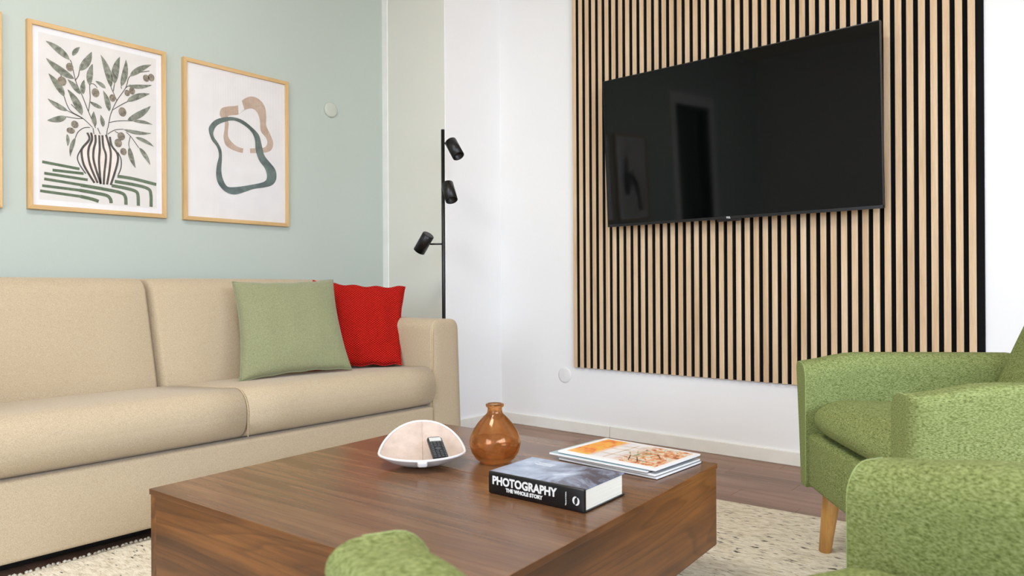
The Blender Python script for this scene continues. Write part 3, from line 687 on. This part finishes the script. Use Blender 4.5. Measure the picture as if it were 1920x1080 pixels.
# ------------------------------------------------------------------ pale leather bowl + remote
M_BOWL_IN=fabric('blush_bowl_lining',[(0.3,srgb(188,168,153)),(0.7,srgb(204,185,171))],(40,40,40),0.15,0.0004,0.03)
M_BOWL_OUT=plain('white_bowl_shell',srgb(222,220,218),0.55)
dirv=Vector((.675,.738,0)).normalized(); latv=Vector((dirv.y,-dirv.x,0))
bc=Vector((1.243,1.345,TZ+.0005))
def bowl_pt(th,s,off=0.0):
    # th=0 points away from the viewer side (the tall back); s = 0 centre .. 1 rim
    ct,st=math.cos(th),math.sin(th)
    back=max(0,ct); R_f=.118 if ct>0 else .088
    x=.108*st*s; y=R_f*ct*s
    h=.027+.060*back**1.4+ .003*abs(st)
    k=2.3-.5*back
    z=h*max(0,(s-.12)/.88)**k
    return dirv*y+latv*x+Vector((0,0,z+off))
def bowl_bm(off,inward):
    bm=bmesh.new(); n=56; m=16; rings=[]
    for j in range(1,m+1): rings.append([bm.verts.new(bowl_pt(2*math.pi*i/n,j/m*inward,off)) for i in range(n)])
    c=bm.verts.new(bowl_pt(0,0,off))
    for i in range(n): bm.faces.new((c,rings[0][i],rings[0][(i+1)%n]))
    for a,b in zip(rings,rings[1:]):
        for i in range(n): j=(i+1)%n; bm.faces.new((a[i],b[i],b[j],a[j]))
    return bm
bowl=tag(empty('shell_bowl',bc),'pale pink-white leather tray bowl holding the remote on the coffee table','bowl')
link('shell',bowl_bm(0,1.0),M_BOWL_OUT,bowl,smooth=True); link('lining',bowl_bm(.004,.985),M_BOWL_IN,bowl,smooth=True)
link('rim',tube_bm([bowl_pt(2*math.pi*i/56,.997,.0025) for i in range(57)],.0032,8,cap=False),M_BOWL_OUT,bowl,smooth=True)
link('centre_seam',tube_bm([bowl_pt(0,1-i/16*1.0,.0045) for i in range(17)]+[bowl_pt(math.pi,i/12,.0045) for i in range(1,13)],.0016,6),M_BOWL_IN,bowl,smooth=True)
kb=softbox(-.012,.012,-.008,.007,-.010,.006,.0055,n=4)
k=link('pinched_knot',kb,M_BOWL_OUT,bowl,bowl_pt(math.pi,1.0,-.001),(0.3,0,math.atan2(dirv.y,dirv.x)-math.pi/2),smooth=True)
M_RBODY=plain('remote_plastic',srgb(24,24,26),0.4); M_RKEY=plain('remote_key',srgb(66,67,70),0.5); M_RLCD=plain('remote_label',srgb(205,205,203),0.5)
# remote lies up the front half of the bowl
p0=bc-dirv*.064+latv*.046+Vector((0,0,.021)); p1=bc+dirv*.050+latv*.030+Vector((0,0,.050))
ex=(p1-p0).normalized(); ez=Vector((0,0,1)); ey=ez.cross(ex).normalized(); ez=ex.cross(ey).normalized()
RL_=.130
rem=tag(empty('remote_control'),'small black remote control with many keys lying in the pale bowl','remote control')
ctr=p0+ex*(RL_*.92/2)+ez*.006
rem.matrix_world=Matrix(((ex.x,ey.x,ez.x,ctr.x),(ex.y,ey.y,ez.y,ctr.y),(ex.z,ey.z,ez.z,ctr.z),(0,0,0,1))) @ Matrix.Scale(.92,4)
link('body',softbox(-RL_/2,RL_/2,-.021,.021,-.008,.008,.007,n=6,rv=(.012,.010,.006)),M_RBODY,rem,smooth=True)
link('label_window',box_bm(RL_/2-.034,RL_/2-.012,-.0165,.0165,.006,.0088,.0008),M_RLCD,rem)
km=bpy.data.meshes.new('key'); b=box_bm(-.0032,.0032,-.0036,.0036,0,.0022,.0007); b.to_mesh(km); b.free(); km.materials.append(M_RKEY)
for a in range(9):
    for c_ in range(4):
        if a in (3,4) and c_ in (1,2): continue
        o=bpy.data.objects.new('key',km); COL.objects.link(o); o.parent=rem; o.location=(RL_/2-.044-.0104*a,-.0148+.00987*c_,.0078)
link('navigation_ring',lathe_bm([(0,0),(.0085,0),(.0085,.002),(.004,.0025),(0,.0018)],24),M_RKEY,rem,(RL_/2-.0804,0,.0078),smooth=True)

# ------------------------------------------------------------------ photography book
def covermat():
    m,nt,b,_=newmat('photo_cover'); v=coords(nt,(1,1,1))
    f=noise(nt,v,9,6,0.62,1.2); sx=N(nt,'ShaderNodeSeparateXYZ'); L(nt,v,sx.inputs[0])
    c=ramp(nt,f,[(0.30,srgb(30,32,46)),(0.44,srgb(74,78,98)),(0.53,srgb(122,132,156)),(0.62,srgb(158,172,196)),(0.74,srgb(222,230,240))])
    sky=ramp(nt,sx.outputs[1],[(0.09,(0,0,0,1)),(0.20,(1,1,1,1))])
    n2=noise(nt,v,22,3); c2=ramp(nt,n2,[(0.3,srgb(120,134,160)),(0.7,srgb(168,184,206))])
    L(nt,mixc(nt,sky,c,c2),b.inputs['Base Color']); b.inputs['Roughness'].default_value=0.16; return m
M_COV=covermat(); M_SPINE=plain('black_book_cloth',srgb(14,15,17),0.32); 
def pages(name,c):
    m,nt,b,_=newmat(name); f=noise(nt,coords(nt,(2,2,900)),1.0,2); L(nt,ramp(nt,f,[(0.3,tuple(x*.86 for x in c[:3])+(1,)),(0.6,c)]),b.inputs['Base Color']); b.inputs['Roughness'].default_value=0.85; return m
M_PAGE=pages('ivory_page_block',srgb(240,238,226)); M_PAGEW=pages('white_page_block',srgb(240,240,240))
bk=tag(empty('book',(1.177,.805,TZ+.0004),math.atan2(1.049-.805,1.168-1.177)-math.pi/2),'thick black-spined photography book lying at the front of the coffee table','book')
BT,BL_,BW=.0475,.2445,.158      # local: y along the spine, x across
link('front_cover',box_bm(.0,BW,0,BL_,BT-.003,BT,.0006),M_COV,bk)
link('rear_cover',box_bm(.0,BW,0,BL_,0,.003,.0006),M_SPINE,bk)
link('spine',softbox(-.004,.005,0,BL_,0,BT,.003,(0.0022,0,0),n=10,rv=(.004,.0012,.0035)),M_SPINE,bk,smooth=True)
def pfn(P):
    return P
link('page_block',box_bm(.005,BW-.004,.004,BL_-.004,.003,BT-.003),M_PAGE,bk)
srot=(math.radians(90),0,math.radians(-90))
text('title_lettering','PHOTOGRAPHY',.0240,M_INKW,bk,(-.0066,BL_*.605,.0300),srot,bold=.0009,sx=.95)
text('subtitle_lettering','THE WHOLE STORY',.0105,M_INKW,bk,(-.0066,BL_*.60,.0142),srot,bold=.0005)
text('publisher_lettering','Thames & Hudson',.0036,M_INKW,bk,(-.0062,.0415,.0235),(0,math.radians(-90),0),bold=.0001)
bm=bmesh.new()      # small round mark made of two curled halves in a diamond
for sgn in (1,-1):
    pts=[]
    for q in range(9):
        a=math.radians(-60+q*20); pts.append((.0062*math.cos(a)*sgn,.0078*math.sin(a)*sgn))
    P=[Vector((-.0064,p[0]+.0175,p[1]+.0225)) for p in pts]; ww=[.0008+.0034*math.sin(math.pi*q/8) for q in range(9)]; vs=[]
    for q,p in enumerate(P):
        t=(P[min(q+1,8)]-P[max(q-1,0)]).normalized(); nn=Vector((0,-t.z,t.y))*ww[q]/2; vs.append((bm.verts.new(p+nn),bm.verts.new(p-nn)))
    for a,b in zip(vs,vs[1:]): bm.faces.new((a[0],a[1],b[1],b[0]))
r_=bmesh.ops.extrude_face_region(bm,geom=list(bm.faces)); 
for v in [g for g in r_['geom'] if isinstance(g,bmesh.types.BMVert)]: v.co.x+=.0008
bmesh.ops.recalc_face_normals(bm,faces=bm.faces)
link('emblem',bm,M_INKW,bk)
bm=bmesh.new()
for q in range(4): box_bm(.123-.006*q,.1255-.006*q,.155,.205-.008*(q%2),BT-.0002,BT+.0002,bm=bm)
link('cover_caption',bm,plain('pale_caption',srgb(214,220,228),0.4),bk)

# ------------------------------------------------------------------ magazines
def flowermat():
    m,nt,b,_=newmat('flower_cover'); v=coords(nt,(1,1,1)); sx=N(nt,'ShaderNodeSeparateXYZ'); L(nt,v,sx.inputs[0])
    f=noise(nt,v,26,5,0.6,1.0)
    left=ramp(nt,f,[(0.3,srgb(206,92,40)),(0.45,srgb(240,146,66)),(0.55,srgb(244,178,70)),(0.66,srgb(226,186,80)),(0.78,srgb(244,160,130))])
    rightc=ramp(nt,noise(nt,v,34,5,0.65,1.4),[(0.28,srgb(120,66,44)),(0.40,srgb(190,112,66)),(0.48,srgb(232,168,122)),(0.55,srgb(228,222,206)),(0.66,srgb(158,158,104)),(0.78,srgb(236,232,224))])
    mid=ramp(nt,noise(nt,v,12,2),[(0.3,srgb(222,222,226)),(0.7,srgb(240,238,236))])
    k1=ramp(nt,sx.outputs[1],[(0.165,(1,1,1,1)),(0.195,(0,0,0,1))]); k2=ramp(nt,sx.outputs[1],[(0.105,(0,0,0,1)),(0.155,(1,1,1,1))])
    a=mixc(nt,k2,rightc,mid); k3=ramp(nt,sx.outputs[1],[(0.195,(0,0,0,1)),(0.215,(1,1,1,1))])
    c=mixc(nt,k3,a,left); L(nt,c,b.inputs['Base Color']); b.inputs['Roughness'].default_value=0.2; return m
M_FLOW=flowermat(); M_MAGW=plain('white_magazine_cover',srgb(240,240,240),0.25); M_TEAL=plain('pale_teal_cover',srgb(150,178,184),0.25)
M_GREYC=plain('grey_cover_edge',srgb(20,20,24),0.4)
mbase=Vector((1.486,.819,TZ+.0004)); mrot=math.atan2(1.112-.82,1.501-1.485)-math.pi/2
ML,MW,MT=.292,.211,.0057
labs=['bottom magazine of the white-spined stack, lying directly on the walnut table','magazine second from the bottom of the stack beside the book','pale teal-covered magazine sticking out behind, just under the flowery one','topmost magazine with orange flowers and window panes on its cover']
for q in range(4):
    off=[Vector((.001,-.003,0)),Vector((-.001,.001,0)),Vector((-.004,.021,0)),Vector((0,0,0))][q]; dr=[.006,-.004,.018,0][q]
    z=q*(MT+.0003)
    r=tag(empty('magazine',mbase+off+Vector((0,0,z)),mrot+dr),labs[q],'magazine',group='stack of magazines on the coffee table')
    cv=[M_MAGW,M_MAGW,M_TEAL,M_MAGW][q]
    link('page_block',box_bm(.0015,MW-.001,.001,ML-.001,.0010,MT-.0006),M_PAGEW,r)
    link('cover',box_bm(0,MW,0,ML,MT-.0006,MT,.0002),cv,r); link('cover',box_bm(0,MW,0,ML,0,.0010,.0002),M_GREYC,r)
    link('spine',box_bm(-.0006,.0016,0,ML,.0010,MT-.0004,.0003),M_MAGW,r)
    if q==3:
        pic=link('cover_picture',box_bm(.016,MW-.012,.012,ML-.016,MT-.0001,MT+.0002),M_FLOW,r)
        M_BAR=plain('ochre_bar',srgb(196,158,96),0.4); M_TWIG=plain('brown_twig',srgb(110,70,52),0.4); M_LEAFY=plain('leaf_green_print',srgb(150,156,104),0.4)
        bm=bmesh.new()
        for (x0,y0,x1,y1) in ((.02,.165,.18,.163),(.06,.205,.062,.12),(.115,.21,.117,.115),(.155,.2,.157,.13)):
            ribbon(bm,[(x0,y0),(x1,y1)],.0028,0)
        for v in bm.verts: v.co=Vector((v.co.x,v.co.z,MT+.0003))
        link('window_bars',bm,M_BAR,pic)
        bm=bmesh.new()
        for (x0,y0,x1,y1) in ((.035,.10,.085,.125),(.03,.07,.075,.10),(.045,.055,.06,.13),(.10,.05,.13,.075)): ribbon(bm,[(x0,y0),(x1,y1)],.003,0)
        for v in bm.verts: v.co=Vector((v.co.x,v.co.z,MT+.00035))
        link('twigs',bm,M_TWIG,pic)
        bm=bmesh.new()
        for _ in range(26):
            cx,cy=random.gauss(.125,.022),random.gauss(.115,.018); a=random.uniform(0,3.14); l=random.uniform(.006,.014)
            ribbon(bm,[(cx-l*math.cos(a),cy-l*math.sin(a)),(cx,cy),(cx+l*math.cos(a),cy+l*math.sin(a))],[.0006,.004,.0006],0)
        for v in bm.verts: v.co=Vector((v.co.x,v.co.z,MT+.0004))
        link('leaf_sprays',bm,M_LEAFY,pic)

# ------------------------------------------------------------------ floor lamp
LX,LYY=2.462,2.505
lamp=tag(empty('floor_lamp',(LX,LYY,0)),'slim black three-spot floor lamp behind the sofa arm','floor lamp')
link('base',lathe_bm([(0,0),(.12,0),(.122,.006),(.12,.014),(.02,.017),(0,.017)],48),M_BLACK,lamp,smooth=True)
link('pole',tube_bm([(0,0,.015),(0,0,.8),(0,0,1.531)],.0088,16),M_BLACK,lamp,smooth=True)
M_LIN=plain('lamp_inside',srgb(34,34,34),0.6)
def camv(r,f,u): return right*r+Vector((fwd.x,fwd.y,0))*f+Vector((0,0,u))
def head(z,c,ax,rad,ln,piv):
    c=Vector(c); ax=Vector(ax).normalized()
    q=ax.to_track_quat('Z','Y').to_matrix().to_4x4()
    b=lathe_bm([(0,-ln/2),(rad-.004,-ln/2),(rad,-ln/2+.003),(rad,ln/2),(rad-.0025,ln/2),(rad-.0025,ln/2-.035),(.012,ln/2-.045),(0,ln/2-.045)],36)
    o=link('lamp_shade',b,M_BLACK,lamp); o.matrix_local=Matrix.Translation(c)@q
    for p in o.data.polygons: p.use_smooth=len(p.vertices)==4 and abs(p.normal.z)<.5
    link('bulb',lathe_bm([(0,ln/2-.040),(.014,ln/2-.040),(.016,ln/2-.030),(0,ln/2-.024)],20),M_LIN,o,smooth=True)
    link('joint_arm',tube_bm([(0,0,z),Vector((0,0,z)).lerp(Vector(piv),.5),piv],.0045,10),M_BLACK,lamp,smooth=True)
# local directions: camera right / away
rv=Vector((.644,-.765,0)); fv=Vector((.765,.644,0))
head(1.466,rv*.056+fv*.0+Vector((0,0,1.438)),rv*.44-fv*.45-Vector((0,0,.85)),.0295,.100,rv*.036+Vector((0,0,1.462)))
head(1.24,rv*.034-fv*.045+Vector((0,0,1.222)),rv*.25-fv*.42-Vector((0,0,.85)),.0295,.100,rv*.024-fv*.03+Vector((0,0,1.24)))
head(.975,-rv*.095+Vector((0,0,.981)),-rv*.52+fv*.35-Vector((0,0,.80)),.0295,.100,-rv*.065+Vector((0,0,.975)))

# ------------------------------------------------------------------ green armchairs
M_GRN=fabric('green_melange_upholstery',[(0.27,srgb(62,72,32)),(0.40,srgb(110,121,66)),(0.53,srgb(137,148,92)),(0.67,srgb(158,168,114)),(0.84,srgb(186,193,148))],(180,180,520),0.45,0.0009,0.10,dist=0.1,sheen=0.0)
M_GPIPE=fabric('green_seam',[(0.3,srgb(140,154,92)),(0.7,srgb(172,186,124))],(300,300,300),0.3,0.0005)
M_LEG=wood('oiled_oak_leg',[(0.25,srgb(178,126,62)),(0.5,srgb(204,152,84)),(0.75,srgb(218,170,102))],2,stretch=14,scale=6,rough=0.4,pore=0.15)
def armchair(loc,rz,label):
    c=tag(empty('armchair',loc,rz),label,'armchair',group='green armchairs around the coffee table')
    HW=.364; AT=.10; BY=-.60; ZB,ZT=.195,.547
    def arm(sg):
        # front-view section: soft inner shoulder, tighter outer one, outer side tapering in to the floor
        xi=HW-AT; sec=[(xi,ZB+.008)]+[(xi,ZB+(ZT-.045-ZB)*k/5) for k in range(1,6)]
        for k in range(1,7): a=math.pi/2*k/6; sec.append((xi+.045*(1-math.cos(a)),ZT-.045+.045*math.sin(a)))
        sec.append((HW-.018,ZT))
        for k in range(1,6): a=math.pi/2*k/5; sec.append((HW-.018+.018*math.sin(a),ZT-.018+.018*math.cos(a)))
        for k in range(1,7): t=k/6; sec.append((HW-.045*t-.003*math.sin(math.pi*t),ZT-.018-(ZT-.018-ZB-.010)*t))
        sec+= [(HW-.050,ZB),(xi+.008,ZB)]
        cx=sum(p[0] for p in sec)/len(sec); cz=sum(p[1] for p in sec)/len(sec)
        def place(p,y,ins):
            x=p[0]+(cx-p[0])*ins; z=p[1]+(cz-p[1])*ins; t=max(0,(z-ZB)/(ZT-ZB))
            u=min(1,max(0,-y/.17)); s=u*u*(3-2*u)
            z+=t*t*(-.004+.024*s)
            if y>-.03:      # rounded outer front edge
                q=(y+.03)/.03; x-=.03*(1-math.sqrt(max(0,1-q*q)))*min(1,max(0,(p[0]-xi)/AT))
            x+=.012*(1-((y+.30)/.30)**2)
            return Vector((sg*x,y,z))
        ys=[(.0,.10),(.0,.02),(-.0008,.010),(-.003,.003),(-.006,.0),(-.010,0),(-.015,0),(-.022,0)]+[(-.03-.555*k/16,0) for k in range(17)]+[(-.594,.01),(-.60,.05)]
        bm=bmesh.new(); R=[[bm.verts.new(place(p,y,ins)) for p in sec] for y,ins in ys]; n=len(sec)
        for A,B in zip(R,R[1:]):
            for k in range(n): bm.faces.new((A[k],A[(k+1)%n],B[(k+1)%n],B[k]))
        bm.faces.new(R[0]); bm.faces.new(R[-1][::-1]); bmesh.ops.recalc_face_normals(bm,faces=bm.faces)
        a=link('armrest',bm,M_GRN,c,smooth=True)
        link('seam',tube_bm([place(p,-.0015,.006) for p in sec[:13]],.0010,6),M_GPIPE,a,smooth=True)
    for sg in (-1,1): arm(sg)
    xi=HW-AT
    link('seat_frame',softbox(-xi-.004,xi+.004,BY,-.008,.197,.347,.02,(0,.006,0),n=8,rv=(.008,.015,.015)),M_GRN,c,smooth=True)
    def cf(P):
        # pillow-like front corners: the edge thins out towards the two sides
        e=max(0,(abs(P.x)-.18)/.10); e=min(1,e); m=.418
        return (P.x,P.y-.012*e*e,m+(P.z-m)*(1-.45*e*e)-.02*max(0,(-P.y-.1))/.5)
    link('seat_cushion',softbox(-xi-.006,xi+.006,BY+.06,-.010,.338,.450,.055,(.0,.012,.006),n=16,fn=cf,rv=(.06,.085,.055)),M_GRN,c,smooth=True)
    def bf(P):
        t=P.z-.30
        return (P.x*(1-.12*max(0,t-.2)/.36),P.y-.38*t-.06*t*t,P.z)
    link('backrest',softbox(-xi-.008,xi+.008,-.57,-.425,.30,.86,.05,(.01,.014,.02),n=14,fn=bf,rv=(.045,.05,.06)),M_GRN,c,smooth=True)
    for sx in (-1,1):
        for yy,dy in ((-.075,.016),(-.52,-.03)):
            top=Vector((sx*.262,yy,.215)); bot=Vector((sx*.285,yy+dy,.0112))
            link('leg',tube_bm([bot,bot.lerp(top,.5),top],[.0165,.021,.0255],18),M_LEG,c,smooth=True)
    return c
def chair_place(tipmid,facing):
    f=Vector(facing).normalized(); return (tipmid[0],tipmid[1],0), math.atan2(f.y,f.x)-math.pi/2
l,a=chair_place((1.855,.515),(-.589,.808)); armchair(l,a,'green melange armchair nearer the television wall, angled towards the table')
l,a=chair_place((.694,.367),(.423,.906)); armchair(l,a,'green melange armchair close to the camera, only its two arms visible')
